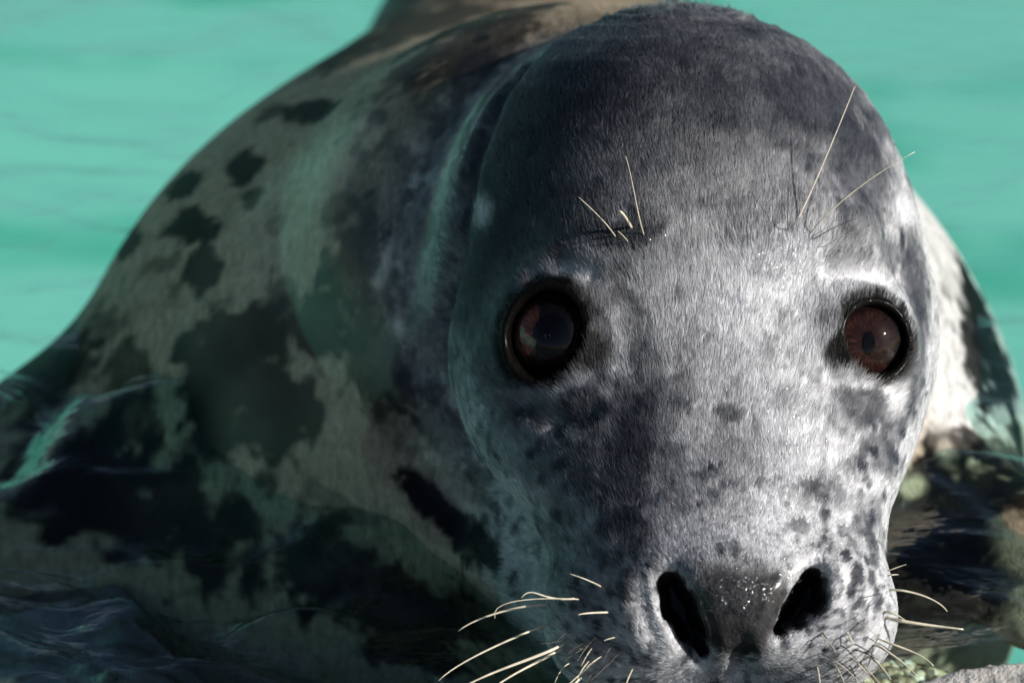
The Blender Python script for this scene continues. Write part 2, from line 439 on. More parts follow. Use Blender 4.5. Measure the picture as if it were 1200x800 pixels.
# one level of subdivision, then onto the surface
E = np.concatenate([Q[:, [0, 1]], Q[:, [1, 2]], Q[:, [2, 3]], Q[:, [3, 0]]]); E.sort(axis=1)
key = E[:, 0] * len(V) + E[:, 1]
uk, inv = np.unique(key, return_inverse=True)
nQ = len(Q); em = inv.reshape(4, nQ).T + len(V)
EV = (V[uk // len(V)] + V[uk % len(V)]) / 2
fm = np.arange(nQ) + len(V) + len(EV)
V2 = np.concatenate([V, EV, V[Q].mean(1)])
Q2 = np.concatenate([np.stack([Q[:, k], em[:, k], fm, em[:, (k + 3) % 4]], -1) for k in range(4)])
def vnormals(P, Qd):
    fn = np.cross(P[Qd[:, 2]] - P[Qd[:, 0]], P[Qd[:, 3]] - P[Qd[:, 1]])
    n = np.stack([sum(np.bincount(Qd[:, c], fn[:, k], len(P)) for c in range(4)) for k in range(3)], -1)
    return n / (np.linalg.norm(n, axis=-1, keepdims=True) + 1e-12)
def body_sdf_c(P): return np.concatenate([body_sdf(P[c:c + 150000]) for c in range(0, len(P), 150000)])
def normal_at(P, h=5e-4):
    g = np.stack([body_sdf_c(P + h * np.eye(3)[k]) - body_sdf_c(P - h * np.eye(3)[k]) for k in range(3)], -1)
    return g / (np.linalg.norm(g, axis=-1, keepdims=True) + 1e-9)
for it in range(3):
    N2 = vnormals(V2, Q2)
    V2 = V2 - np.clip(body_sdf_c(V2) * 0.9, -0.003, 0.003)[:, None] * N2
N2 = vnormals(V2, Q2)


# ------------------------------------------------------------------ coat markings, plus shade and highlight painted into the coat: patches with a place on the skin and an uneven edge
DARK = [  # px, py, half-width, half-height, turn (deg), strength
    # back, shoulder and neck, left of the head
    (365, 128, 40, 20, 0, 1), (316, 131, 20, 13, 0, .8), (285, 200, 27, 26, 20, 1), (292, 232, 20, 16, 0, .9), (216, 216, 25, 19, 0, 1),
    (228, 262, 42, 20, 0, 1), (150, 283, 26, 22, 0, .9), (240, 318, 24, 30, 0, .95), (188, 312, 22, 16, 0, .6), (120, 300, 14, 12, 0, .5), (205, 340, 10, 8, 0, .6),
    (275, 395, 70, 42, -20, 1), (250, 455, 62, 66, 0, 1), (330, 470, 66, 56, 10, 1), (322, 262, 12, 10, 0, .5), (330, 340, 26, 30, 0, .7),
    (365, 372, 42, 46, 20, .95), (410, 305, 40, 55, 20, .8), (395, 240, 16, 24, 10, .5), (482, 280, 24, 62, 10, .6), (445, 425, 36, 62, -20, .85), (470, 340, 20, 40, 0, .5),
    (440, 140, 18, 14, 0, .7), (492, 578, 36, 20, 45, 1), (545, 628, 85, 20, 40, 1), (520, 500, 26, 50, -25, .6), (560, 560, 12, 40, -25, .6),
    (90, 430, 40, 34, 0, .8), (140, 440, 40, 34, 0, .8), (120, 380, 34, 26, 0, .6), (160, 490, 40, 30, 0, .8), (60, 470, 40, 30, 0, .7), (400, 590, 60, 14, 35, .5),
    (470, 30, 130, 52, -20, .85), (540, 50, 100, 50, -30, .75), (560, 20, 60, 40, -20, .6), (400, 62, 50, 30, -30, .5), (540, 130, 26, 80, 20, .45),
    # body right of the head
    (1108, 208, 34, 30, 40, .95), (1142, 345, 18, 46, -25, 1), (1172, 430, 34, 78, -8, 1), (1128, 385, 10, 8, 0, .7), (1120, 520, 36, 26, 0, .9), (1190, 540, 50, 40, 0, .8), (1085, 560, 30, 24, 0, .8),
    (1150, 590, 60, 20, 30, .8), (1181, 640, 13, 13, 0, 1), (1108, 250, 10, 9, 0, .5), (1120, 620, 50, 26, 0, .6),
    # crown and forehead
    (800, 25, 240, 48, 0, .6), (640, 130, 95, 70, -35, .82), (700, 110, 60, 45, 0, .6), (600, 205, 60, 70, 0, .8), (700, 190, 65, 60, 0, .35), (640, 265, 70, 40, 0, .62),
    (960, 120, 70, 70, 30, .72), (1010, 200, 50, 60, 20, .7), (880, 110, 80, 70, 0, .45), (800, 130, 90, 70, 0, .45), (1030, 150, 22, 40, 30, .6),
    (735, 282, 40, 17, -6, .95), (676, 300, 38, 15, 8, .5), (770, 60, 60, 16, 0, .5), (760, 265, 24, 13, 0, .5),
    (800, 185, 270, 110, 0, .60), (690, 470, 110, 190, 0, .28), (800, 90, 200, 60, 0, .3), (640, 640, 60, 60, 0, .25), (926, 272, 6, 5, 0, 1), (946, 281, 6, 5, 0, 1), (915, 286, 6, 5, 0, 1), (951, 298, 5, 5, 0, .9), (757, 281, 6, 5, 0, 1), (738, 287, 5, 5, 0, 1), (722, 282, 6, 4, 0, 1),  # broad left-half patch puts the face's shaded side into the coat colour
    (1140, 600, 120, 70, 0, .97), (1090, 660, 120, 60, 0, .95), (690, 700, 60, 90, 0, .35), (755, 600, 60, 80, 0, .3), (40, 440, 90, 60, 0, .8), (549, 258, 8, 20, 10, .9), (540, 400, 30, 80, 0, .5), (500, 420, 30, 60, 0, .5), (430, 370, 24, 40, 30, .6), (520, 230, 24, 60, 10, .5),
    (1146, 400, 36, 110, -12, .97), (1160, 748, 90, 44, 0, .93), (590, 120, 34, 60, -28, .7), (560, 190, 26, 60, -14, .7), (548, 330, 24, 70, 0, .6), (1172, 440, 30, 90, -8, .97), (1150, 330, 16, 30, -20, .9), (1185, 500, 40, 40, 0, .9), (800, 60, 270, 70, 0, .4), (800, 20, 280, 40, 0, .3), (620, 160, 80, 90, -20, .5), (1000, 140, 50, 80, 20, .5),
    (200, 610, 210, 70, 15, .95), (430, 690, 170, 50, 25, .9), (90, 560, 110, 60, 0, .9), (560, 720, 90, 30, 20, .8), (480, 130, 70, 70, -40, .4), (430, 230, 50, 80, 20, .45), (520, 90, 60, 50, -30, .4), (500, 330, 30, 60, 0, .5), (460, 480, 30, 50, -30, .4),  # large low patches paint the dimness of the submerged flank into the coat
    (570, 300, 60, 110, 0, .6), (610, 450, 70, 60, 0, .5), (600, 250, 80, 60, 0, .5), (680, 640, 50, 70, 0, .3), (700, 540, 40, 60, 0, .35),
    # left of the face
    (580, 350, 30, 90, 0, .72), (560, 300, 30, 50, 0, .55), (585, 440, 34, 34, 0, .6), (690, 476, 30, 22, -25, .8), (640, 486, 50, 18, 0, .55), (706, 415, 16, 40, 0, .85), (712, 345, 18, 36, 25, .6),
    (620, 530, 60, 40, 0, .42), (670, 560, 50, 40, 0, .4),
    # bridge of the nose
    (740, 545, 30, 70, 6, .85), (757, 430, 18, 52, 0, .62), (742, 375, 12, 30, 0, .4), (775, 495, 26, 44, 0, .6), (735, 480, 18, 36, 0, .6), (790, 560, 20, 44, 0, .5), (800, 470, 14, 40, 0, .4), (812, 400, 10, 40, 0, .3),
    (712, 610, 16, 26, 0, .7), (690, 570, 20, 16, 0, .6), (745, 620, 18, 26, 0, .75), (850, 548, 40, 50, 0, .35), (760, 640, 16, 18, 0, .5), (820, 590, 26, 20, 0, .3),
    (855, 490, 16, 10, 25, .75), (921, 468, 16, 13, 0, .6), (935, 420, 9, 14, 0, .3), (888, 545, 12, 9, 0, .2),
    # right cheek
    (1012, 478, 46, 22, 14, .85), (1060, 440, 20, 60, -14, .8), (1072, 330, 22, 66, 0, .85), (1042, 302, 40, 20, 10, .7), (985, 300, 36, 22, -20, .35), (1030, 536, 20, 30, -30, .7), (1002, 545, 18, 14, 0, .5), (1045, 505, 16, 28, 0, .7),
    (1080, 400, 12, 60, 0, .7), (955, 330, 12, 26, 30, .3), (1010, 260, 40, 24, 0, .55), (965, 372, 12, 20, 0, .35), (985, 500, 22, 12, 0, .4),
    # muzzle
    (950, 572, 15, 9, 0, .85), (937, 616, 13, 8, 15, .9), (966, 604, 8, 9, 0, .9), (990, 652, 7, 8, 0, .95), (1004, 676, 8, 13, -8, .95), (997, 694, 6, 12, 8, .9), (1022, 640, 9, 24, 0, .7),
    (1008, 708, 8, 9, 0, .8), (1020, 680, 6, 10, 0, .8), (985, 622, 6, 9, 0, .7), (1010, 615, 16, 12, 0, .6), (1000, 590, 16, 12, 0, .5), (1024, 600, 10, 20, 0, .5), (1026, 705, 6, 14, 0, .7), (1005, 735, 12, 8, 0, .6),
    (972, 640, 5, 5, 0, .7), (980, 672, 4, 6, 0, .6), (862, 645, 6, 12, 0, .75), (720, 655, 12, 9, 0, .55), (735, 690, 8, 22, 0, .75), (742, 725, 7, 16, 0, .7), (700, 650, 9, 7, 0, .5), (680, 690, 8, 6, 0, .5),
    (728, 760, 12, 8, 0, .5), (760, 775, 14, 6, 0, .5), (905, 785, 24, 6, 0, .4), (952, 775, 20, 6, 0, .4)]
LIGHT = [(930, 312, 42, 44, 0, .97), (905, 380, 40, 80, 0, .5), (1048, 472, 12, 22, 20, .8), (1062, 250, 16, 20, 0, .8), (566, 252, 13, 20, 0, .8), (1082, 268, 9, 46, -8, .8),  # among pale marks: brow's sun highlight and lit right side painted in
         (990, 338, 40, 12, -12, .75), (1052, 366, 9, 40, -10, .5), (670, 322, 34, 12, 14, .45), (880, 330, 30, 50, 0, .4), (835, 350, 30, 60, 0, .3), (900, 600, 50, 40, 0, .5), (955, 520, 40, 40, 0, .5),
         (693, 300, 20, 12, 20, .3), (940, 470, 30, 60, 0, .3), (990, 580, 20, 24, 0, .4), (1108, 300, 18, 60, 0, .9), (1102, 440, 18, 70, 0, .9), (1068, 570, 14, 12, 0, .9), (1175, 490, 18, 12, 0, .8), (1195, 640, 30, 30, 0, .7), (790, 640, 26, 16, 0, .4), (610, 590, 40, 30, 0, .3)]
for row in range(6):                      # rows of dark specks on the whisker pads, where whiskers root
    for k in range(9):
        jx, jy = rng.normal(0, 4, 2)
        DARK.append((672 + k * 11 + row * 3 + jx, 690 + row * 19 + k * 2 + jy, rng.uniform(2, 4.2), rng.uniform(2, 4.2), 0, .8))
        DARK.append((1032 - k * 9 - row * 4 + jy, 688 + row * 19 + k * 2 + jx, rng.uniform(2, 4.2), rng.uniform(2, 4.2), 0, .8))
for k in range(150):
    DARK.append((rng.uniform(655, 1030), rng.uniform(545, 775), rng.uniform(1.8, 4.5), rng.uniform(2.2, 6.5), rng.normal(0, 20), rng.uniform(.5, .9)))
for k in range(60):
    DARK.append((rng.uniform(950, 1085), rng.uniform(430, 600), rng.uniform(2.5, 7), rng.uniform(3, 9), rng.normal(0, 25), rng.uniform(.4, .85)))
for k in range(60):
    DARK.append((rng.uniform(560, 760), rng.uniform(470, 640), rng.uniform(2.5, 7), rng.uniform(3, 10), rng.normal(0, 25), rng.uniform(.4, .85)))
def patches(lst):
    a = np.array(lst, float)
    c, d = surf(a[:, 0], a[:, 1]); return a, c, d
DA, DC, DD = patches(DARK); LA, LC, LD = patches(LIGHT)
def spot_field(P, A, C0, D, wob, soft):
    order = np.argsort(P[:, 1]); P = P[order]; wob = wob[order]; ysrt = P[:, 1].copy()
    out = np.zeros(len(P))
    for (px, py, rx, ry, ang, st), c, d in zip(A, C0, D):
        if d > 2.1: continue
        s = d / FPX; R_ = max(rx, ry) * s; rch = R_ * 1.9 + 0.004
        lo_, hi2 = np.searchsorted(ysrt, [c[1] - rch, c[1] + rch])
        if hi2 <= lo_: continue
        pp = P[lo_:hi2]
        near = np.nonzero((np.abs(pp[:, 0] - c[0]) < rch) & (np.abs(pp[:, 2] - c[2]) < R_ * 3 + 0.03))[0]
        if not len(near): continue
        v = pp[near] - c; near = near + lo_
        ca, sa = math.cos(math.radians(ang)), math.sin(math.radians(ang))
        a = (ca * v[:, 0] - sa * v[:, 1]) / (rx * s); b = (sa * v[:, 0] + ca * v[:, 1]) / (ry * s)
        q = np.sqrt(a * a + b * b + (v[:, 2] / (R_ * 2.2 + 0.02)) ** 2) + wob[near] * min(1.0, 45 / max(rx, ry) if c[2] < 1.30 else 1.0)
        sf = min(0.85, soft * max(1.0, max(rx, ry) / 45)) if c[2] < 1.30 else soft * 0.8
        m = st * sstep(1 + sf, 1 - sf, q)
        out[near] = 1 - (1 - out[near]) * (1 - m)
    res = np.empty(len(P)); res[order] = out
    return res
LIDCOL = np.array([0.004, 0.0034, 0.003]); NOSECOL = np.array([0.014, 0.013, 0.013])
def coat(P, fine=True):
    wob = 0.50 * fbm(P, 60, 3, 3) + 0.45 * fbm(P, 240, 3, 8)
    wob = np.where(P[:, 2] > 1.32, 1.05 * fbm(P, 66, 3, 3) + 0.30 * fbm(P, 170, 2, 8), wob)
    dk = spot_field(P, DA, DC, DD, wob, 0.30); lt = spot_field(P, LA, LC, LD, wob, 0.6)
    Wp = toworld(P)
    headw = sstep(0.062, 0.018, rcone(P, cpt(815, 330, 1.28), cpt(850, 740, 1.18), 0.095, 0.055))
    # small flecks over the whole coat, fewer on the pale chest
    fl = sstep(0.16, 0.46, fbm(P * [1, 0.7, 1], 170, 3, 51)) * 0.7 + sstep(0.15, 0.5, fbm(P * [1, 0.6, 1], 60, 3, 77)) * 0.5
    dk = 1 - (1 - dk) * (1 - fl * (0.35 + 0.55 * headw))
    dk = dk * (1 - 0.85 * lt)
    # unseen far flank and back: broad blotches of the same kind
    far = sstep(1.55, 1.75, P[:, 2])
    dk = np.maximum(dk, far * (0.55 + 0.45 * sstep(-0.1, 0.25, fbm(P, 14, 3, 5))))
    base = np.array([0.37, 0.305, 0.215]) * (1 - headw[:, None]) + np.array([0.50, 0.505, 0.525]) * headw[:, None]
    base = base * (1 + 0.45 * lt[:, None])  # pale patches, painted brow highlight included, brighten the base colour
    right = sstep(0.16, 0.20, P[:, 0]) * sstep(-0.06, -0.03, P[:, 1])
    base = base * (1 - right[:, None]) + np.array([0.50, 0.50, 0.49]) * right[:, None]
    dark = np.array([0.0045, 0.0045, 0.0045]) + headw[:, None] * np.array([0.018, 0.022, 0.032])
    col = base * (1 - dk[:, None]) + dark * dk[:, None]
    return col
def bare(P):                              # lids and nose leather, where no fur grows
    m = np.zeros(len(P)); lid = np.zeros(len(P))
    for e in EYES:
        v = P - e['c']; h = v @ e['ax']
        a0 = v @ e['rt'] / e['rx']; b0 = v @ e['up'] / e['ry']
        k = np.sqrt(a0 ** 2 + b0 ** 2)
        xs_ = np.array([1, -0.55, 0]) if e is EYES[0] else np.array([-1, -0.50, 0])      # inner corner, towards the nose
        th_ = np.arccos(np.clip((v @ vn(xs_)) / (np.linalg.norm(v[:, :2], axis=-1) + 1e-9), -1, 1))
        k = k / (1 + 0.42 * np.exp(-(th_ / 0.38) ** 2))
        lid = np.maximum(lid, sstep(1.60, 1.24, k + 0.10 * vnoise(P, 300, 4)) * (h > -0.004) * (np.linalg.norm(v, axis=-1) < 0.040))
    nose = np.zeros(len(P))
    q = P - cpt(866, 706, 1.13)
    wid = np.interp(q[:, 1], [-0.026, -0.012, 0.004, 0.014], [0.009, 0.0150, 0.0205, 0.0180])
    a = np.abs(q[:, 0]) / wid; b = (q[:, 1] + 0.004) / 0.0195
    nose = sstep(1.55, 0.55, np.sqrt(a ** 3 + np.abs(b) ** 3) + 0.22 * fbm(P, 200, 3, 12)) * (P[:, 2] < 1.18) * 0.95
    for ch in NOSTRIL:
        for x, y, r in ch:
            w_ = P - cpt(x, y, 1.145)
            nose = np.maximum(nose, sstep(1.32, 1.1, (np.hypot(w_[:, 0], w_[:, 1]) / (r * 1.145 / FPX) - 0.1)) * (P[:, 2] < 1.2) * 0.9)
    return np.clip(lid, 0, 1), np.clip(nose, 0, 1)

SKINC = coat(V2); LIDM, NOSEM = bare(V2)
LIDIN = np.zeros(len(V2))
for e in EYES:
    v = V2 - e['c']; k = np.sqrt((v @ e['rt'] / e['rx']) ** 2 + (v @ e['up'] / e['ry']) ** 2)
    LIDIN = np.maximum(LIDIN, sstep(1.36, 1.22, k) * (np.linalg.norm(v, axis=-1) < 0.034))
SKINC = SKINC * (1 - LIDM[:, None]) + LIDCOL * LIDM[:, None]
SKINC = SKINC * (1 - NOSEM[:, None]) + NOSECOL * NOSEM[:, None]

def furmask(P):                           # dry fur of the face; towards neck and body the coat is wet and slick
    q = (P - cpt(815, 400, 1.235)) / np.array([0.102, 0.150, 0.105])
    return sstep(1.25, 0.86, np.sqrt((q * q).sum(-1)))
def furden(P):                            # where hair is grown: the face, the muzzle and, thinner, the cheek and side of the neck
    m = furmask(P)
    q = (P - cpt(845, 700, 1.175)) / np.array([0.072, 0.055, 0.060]); m = np.maximum(m, 0.9 * sstep(1.2, 0.9, np.sqrt((q * q).sum(-1))))
    return m
nz_ = np.linalg.norm(V2 - cpt(470, 340, 1.32), axis=-1)
WET = (1 - furmask(V2)) * (0.015 + 0.90 * sstep(0.165, 0.0, nz_ + 0.06 * fbm(V2, 25, 3, 44)))

def mat_seal():
    m, t, out = new_mat('wet seal coat')
    b = princ(t, out, Roughness=0.45)
    at = nd(t, 'ShaderNodeAttribute', attribute_name='coat')
    n = noise(t, 900, 2, 0.5); n2 = noise(t, 210, 5, 0.7, stretch=(1.5, 0.55, 0.8))
    r = ramp(t, n2.outputs['Fac'], [(0.3, (0.55, 0.55, 0.55)), (0.7, (1.25, 1.25, 1.25))])
    mx = nd(t, 'ShaderNodeMix', data_type='RGBA', blend_type='MULTIPLY'); mx.inputs[0].default_value = 1
    t.links.new(at.outputs['Color'], mx.inputs[6]); t.links.new(r.outputs[0], mx.inputs[7])
    t.links.new(mx.outputs[2], b.inputs['Base Color'])
    aw = nd(t, 'ShaderNodeAttribute', attribute_name='wet')
    rr = nd(t, 'ShaderNodeMapRange'); rr.inputs[3].default_value = 0.55; rr.inputs[4].default_value = 0.30
    t.links.new(aw.outputs['Fac'], rr.inputs[0]); t.links.new(rr.outputs[0], b.inputs['Roughness'])
    cw = nd(t, 'ShaderNodeMath', operation='MULTIPLY'); cw.inputs[1].default_value = 0.9
    t.links.new(aw.outputs['Fac'], cw.inputs[0]); t.links.new(cw.outputs[0], b.inputs['Coat Weight'])
    b.inputs['Coat Roughness'].default_value = 0.20; b.inputs['Coat IOR'].default_value = 1.38; b.inputs['Specular IOR Level'].default_value = 0.02
    n4 = noise(t, 260, 4, 0.7, stretch=(1.6, 0.5, 1)); ad = nd(t, 'ShaderNodeMath', operation='ADD'); t.links.new(n.outputs['Fac'], ad.inputs[0]); t.links.new(n4.outputs['Fac'], ad.inputs[1])
    bump(t, ad.outputs[0], b, 0.5, 0.0014)
    return m
M_SEAL = mat_seal()

base_pt = Vector((0.01, 1.30, 0.0))
seal = bpy.data.objects.new('seal', None); COL.objects.link(seal); seal.location = base_pt
tag(seal, 'young spotted grey seal leaning out of the pool towards the lens', 'seal')
bpy.context.view_layer.update()
body = mesh_obj('body', toworld(V2), Q2, M_SEAL, seal)
me = body.data
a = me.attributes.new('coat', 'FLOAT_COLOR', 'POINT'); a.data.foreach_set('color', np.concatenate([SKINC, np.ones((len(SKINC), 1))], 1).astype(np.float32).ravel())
a = me.attributes.new('wet', 'FLOAT', 'POINT'); a.data.foreach_set('value', np.clip(np.maximum(WET, np.maximum(LIDM * 0.12, NOSEM * 0.6)), 0, 1).astype(np.float32))

# ------------------------------------------------------------------ eyes
def mat_simple(name, col, rough, **kw):
    m, t, out = new_mat(name)
    b = princ(t, out, Roughness=rough, **kw)
    n = noise(t, 300, 3)
    r = ramp(t, n.outputs['Fac'], [(0.3, tuple(c * 0.75 for c in col)), (0.7, tuple(min(1, c * 1.2) for c in col))])
    t.links.new(r.outputs[0], b.inputs['Base Color']); return m
M_EYE = mat_simple('dark eyeball', (0.012, 0.008, 0.007), 0.4)
M_PUPIL = mat_simple('pupil black', (0.002, 0.0015, 0.0015), 0.9, Specular_IOR_Level=0.0)
def mat_iris():
    m, t, out = new_mat('brown iris')
    b = princ(t, out, Roughness=0.8, Specular_IOR_Level=0.03)
    at = nd(t, 'ShaderNodeAttribute', attribute_name='polar')
    sx = nd(t, 'ShaderNodeSeparateXYZ'); t.links.new(at.outputs['Vector'], sx.inputs[0])
    mp = nd(t, 'ShaderNodeMapping'); mp.inputs['Scale'].default_value = (3.0, 60, 60)
    t.links.new(at.outputs['Vector'], mp.inputs[0])
    n = nd(t, 'ShaderNodeTexNoise'); n.inputs['Scale'].default_value = 1.0; n.inputs['Detail'].default_value = 4; n.inputs['Roughness'].default_value = 0.7
    t.links.new(mp.outputs[0], n.inputs['Vector'])
    r = ramp(t, n.outputs['Fac'], [(0.34, (0.004, 0.0016, 0.0014)), (0.5, (0.013, 0.0050, 0.0040)), (0.70, (0.045, 0.017, 0.011))])
    r2 = ramp(t, sx.outputs['X'], [(0.0, (0.25, 0.2, 0.2)), (0.22, (0.55, 0.5, 0.5)), (0.45, (1, 1, 1)), (0.8, (0.95, 0.9, 0.9)), (1.0, (0.2, 0.15, 0.15))])
    mx = nd(t, 'ShaderNodeMix', data_type='RGBA', blend_type='MULTIPLY'); mx.inputs[0].default_value = 1
    t.links.new(r.outputs[0], mx.inputs[6]); t.links.new(r2.outputs[0], mx.inputs[7]); t.links.new(mx.outputs[2], b.inputs['Base Color'])
    return m
M_IRIS = mat_iris()
def mat_clear(name, ior, rough=0.0, tint=(1, 1, 1)):
    m, t, out = new_mat(name)
    tr = nd(t, 'ShaderNodeBsdfTransparent'); tr.inputs[0].default_value = (*tint, 1)
    gl = nd(t, 'ShaderNodeBsdfGlossy'); gl.inputs['Roughness'].default_value = rough
    mx = nd(t, 'ShaderNodeMixShader')
    n = noise(t, 90, 2); bp = nd(t, 'ShaderNodeBump'); bp.inputs['Strength'].default_value = 0.03; bp.inputs['Distance'].default_value = 0.002
    t.links.new(n.outputs['Fac'], bp.inputs['Height']); t.links.new(bp.outputs[0], gl.inputs['Normal'])
    t.links.new(schlick(t, ((ior - 1) / (ior + 1)) ** 2), mx.inputs[0]); t.links.new(tr.outputs[0], mx.inputs[1]); t.links.new(gl.outputs[0], mx.inputs[2])
    t.links.new(mx.outputs[0], out.inputs[0]); return m
M_CORNEA = mat_clear('clear cornea', 1.45, 0.015)

def cap(center, ax, up, rt, r, th0, th1, nr, ns):
    vs, fs = [], []
    for i in range(nr + 1):
        th = th0 + (th1 - th0) * i / nr
        for j in range(ns):
            ph = 2 * math.pi * j / ns
            vs.append(center + r * (math.cos(th) * ax + math.sin(th) * (math.cos(ph) * rt + math.sin(ph) * up)))
    for i in range(nr):
        for j in range(ns):
            k = (j + 1) % ns
            fs.append((i * ns + j, (i + 1) * ns + j, (i + 1) * ns + k, i * ns + k))
    return np.array(vs), fs
for n_, e in enumerate(EYES):
    c, ax, up, rt = e['c'], e['ax'], e['up'], e['rt']
    gaze = vn(ax + np.array([0.05, -0.03, -0.25]) if n_ == 0 else ax + np.array([-0.05, -0.10, -0.2]))
    gu = vn(np.array([0, 1.0, 0]) - gaze[1] * gaze); gr = np.cross(gu, gaze)
    IR = 0.0138; R0 = 0.0187; th = math.asin(IR / R0)
    v, f = cap(c, gaze, gu, gr, R0, th, math.pi * 0.94, 14, 40)
    eye = mesh_obj('eye', toworld(v), f, M_EYE, seal)
    zi = math.cos(th) * R0
    vs, fs, pol = [], [], []
    NR, NS = 8, 72
    for i in range(NR + 1):
        rr = 0.0012 + (IR - 0.0012) * i / NR
        for j in range(NS):
            ph = 2 * math.pi * j / NS
            vs.append(c + gaze * (zi - 0.0012 * (1 - i / NR)) + rr * (math.cos(ph) * gr + math.sin(ph) * gu)); pol.append((rr / IR, math.cos(ph) * 0.25, math.sin(ph) * 0.25))
    for i in range(NR):
        for j in range(NS):
            k = (j + 1) % NS; fs.append((i * NS + j, (i + 1) * NS + j, (i + 1) * NS + k, i * NS + k))
    iris = mesh_obj('iris', toworld(np.array(vs)), fs, M_IRIS, eye)
    at = iris.data.attributes.new('polar', 'FLOAT_VECTOR', 'POINT'); at.data.foreach_set('vector', np.array(pol, np.float32).ravel())
    pw, ph_ = (0.0022, 0.0046) if n_ == 1 else (0.0074, 0.0084)
    vs = [c + gaze * (zi - 0.0006)] + [c + gaze * (zi - 0.0007 + 0.0003) + pw * math.cos(q) * gr + ph_ * math.sin(q) * gu for q in np.linspace(0, 2 * math.pi, 32, endpoint=False)]
    mesh_obj('pupil', toworld(np.array(vs)), [(0, 1 + j, 1 + (j + 1) % 32) for j in range(32)], M_PUPIL, eye)
    v, f = cap(c, gaze, gu, gr, ER, 0.02, math.pi * 0.55, 24, 64)
    f = f + [tuple(range(63, -1, -1))]
    mesh_obj('cornea', toworld(v), f, M_CORNEA, eye)

# ------------------------------------------------------------------ fur of the face
NF = 390000
fm_ = furden(V2) * (1 - LIDIN) * (1 - np.clip(NOSEM * 1.2, 0, 1))
tri = np.concatenate([Q2[:, [0, 1, 2]], Q2[:, [0, 2, 3]]])
fmt = fm_[tri].mean(1)
tri = tri[fmt > 0.02]; fmt = fmt[fmt > 0.02]
ar = np.linalg.norm(np.cross(V2[tri[:, 1]] - V2[tri[:, 0]], V2[tri[:, 2]] - V2[tri[:, 0]]), axis=-1)
nmid = N2[tri].mean(1); facing = sstep(0.45, -0.1, nmid[:, 2])        # the back of the skull is neck, not face
pr = ar * fmt * facing; pr /= pr.sum()
pick = rng.choice(len(tri), NF, p=pr)
u = rng.random((NF, 2)); fl2 = u.sum(1) > 1; u[fl2] = 1 - u[fl2]
T = tri[pick]
root = V2[T[:, 0]] + u[:, :1] * (V2[T[:, 1]] - V2[T[:, 0]]) + u[:, 1:] * (V2[T[:, 2]] - V2[T[:, 0]])
nrm = N2[T[:, 0]] * (1 - u.sum(1))[:, None] + N2[T[:, 1]] * u[:, :1] + N2[T[:, 2]] * u[:, 1:]
nrm /= np.linalg.norm(nrm, axis=-1, keepdims=True)
flow = root - cpt(868, 705, 1.115)                                   # hair lies back from the nose
flow[:, 1] += 0.04
for e in EYES:                                                        # and parts round the eyes
    v = root - e['c']; dist = np.linalg.norm(v, axis=-1)
    flow += 0.10 * np.exp(-(dist / 0.026) ** 2)[:, None] * v / dist[:, None]
flow -= (flow * nrm).sum(-1, keepdims=True) * nrm
flow /= np.linalg.norm(flow, axis=-1, keepdims=True) + 1e-9
side = np.cross(nrm, flow)
sw = 0.30 * fbm(root, 45, 2, 21) + 0.34 * fbm(root, 260, 2, 22) + rng.normal(0, 0.13, NF)
dirv = flow * np.cos(sw)[:, None] + side * np.sin(sw)[:, None]
nosed = np.linalg.norm(root - cpt(868, 720, 1.13), axis=-1)
length = (0.0020 + 0.0027 * sstep(0.02, 0.10, nosed)) * rng.uniform(0.6, 1.1, NF)
lift = 0.085 + 0.06 * fbm(root, 120, 2, 33) + rng.normal(0, 0.03, NF)
lidr, _nr = bare(root)
c_r = (coat(root) * (1 - lidr[:, None]) + LIDCOL * lidr[:, None]) * np.exp(rng.normal(0, 0.13, NF))[:, None]
cell = np.floor(root / 0.0020 + 0.6 * np.stack([vnoise(root, 180, 61), vnoise(root, 180, 62), vnoise(root, 180, 63)], -1)).astype(np.int64)
_, cid = np.unique(cell @ np.array([73856093, 19349663, 83492791]), return_inverse=True)
cn = np.bincount(cid); cc_ = np.stack([np.bincount(cid, root[:, k]) / cn for k in range(3)], -1)[cid]
pull = cc_ - root; pull -= (pull * nrm).sum(-1, keepdims=True) * nrm
tone = rng.normal(0, 0.17, len(cn)); c_r = c_r * np.exp(tone)[cid][:, None]
K = 4
pts = np.empty((NF, K, 3), np.float32)
for k in range(K):
    s_ = k / (K - 1)
    pp = root + dirv * (length * s_)[:, None] + 0.65 * s_ * s_ * pull + nrm * (length * (lift * 1.6 * s_ - lift * 0.9 * s_ * s_) + 0.00005)[:, None]
    pts[:, k] = toworld(pp) - np.array(base_pt)
def mat_fur():
    m, t, out = new_mat('short seal fur')
    h = nd(t, 'ShaderNodeBsdfHairPrincipled')
    h.model = 'CHIANG'; h.parametrization = 'COLOR'
    at = nd(t, 'ShaderNodeAttribute', attribute_name='coat')
    t.links.new(at.outputs['Color'], h.inputs['Color'])
    h.inputs['Roughness'].default_value = 0.28; h.inputs['Radial Roughness'].default_value = 0.45; h.inputs['IOR'].default_value = 1.45
    h.inputs['Random Roughness'].default_value = 0.3
    df = nd(t, 'ShaderNodeBsdfDiffuse'); t.links.new(at.outputs['Color'], df.inputs['Color'])
    an = nd(t, 'ShaderNodeAttribute', attribute_name='lie'); t.links.new(an.outputs['Vector'], df.inputs['Normal'])
    mx = nd(t, 'ShaderNodeMixShader'); mx.inputs[0].default_value = 0.42
    t.links.new(df.outputs[0], mx.inputs[1]); t.links.new(h.outputs[0], mx.inputs[2])
    t.links.new(mx.outputs[0], out.inputs[0]); return m
hc = bpy.data.hair_curves.new('fur')
hc.add_curves([K] * NF)
hc.points.foreach_set('position', pts.ravel())
rad = np.tile(np.array([0.00010, 0.00011, 0.00008, 0.00003], np.float32), (NF, 1)) * rng.uniform(0.7, 1.3, (NF, 1))
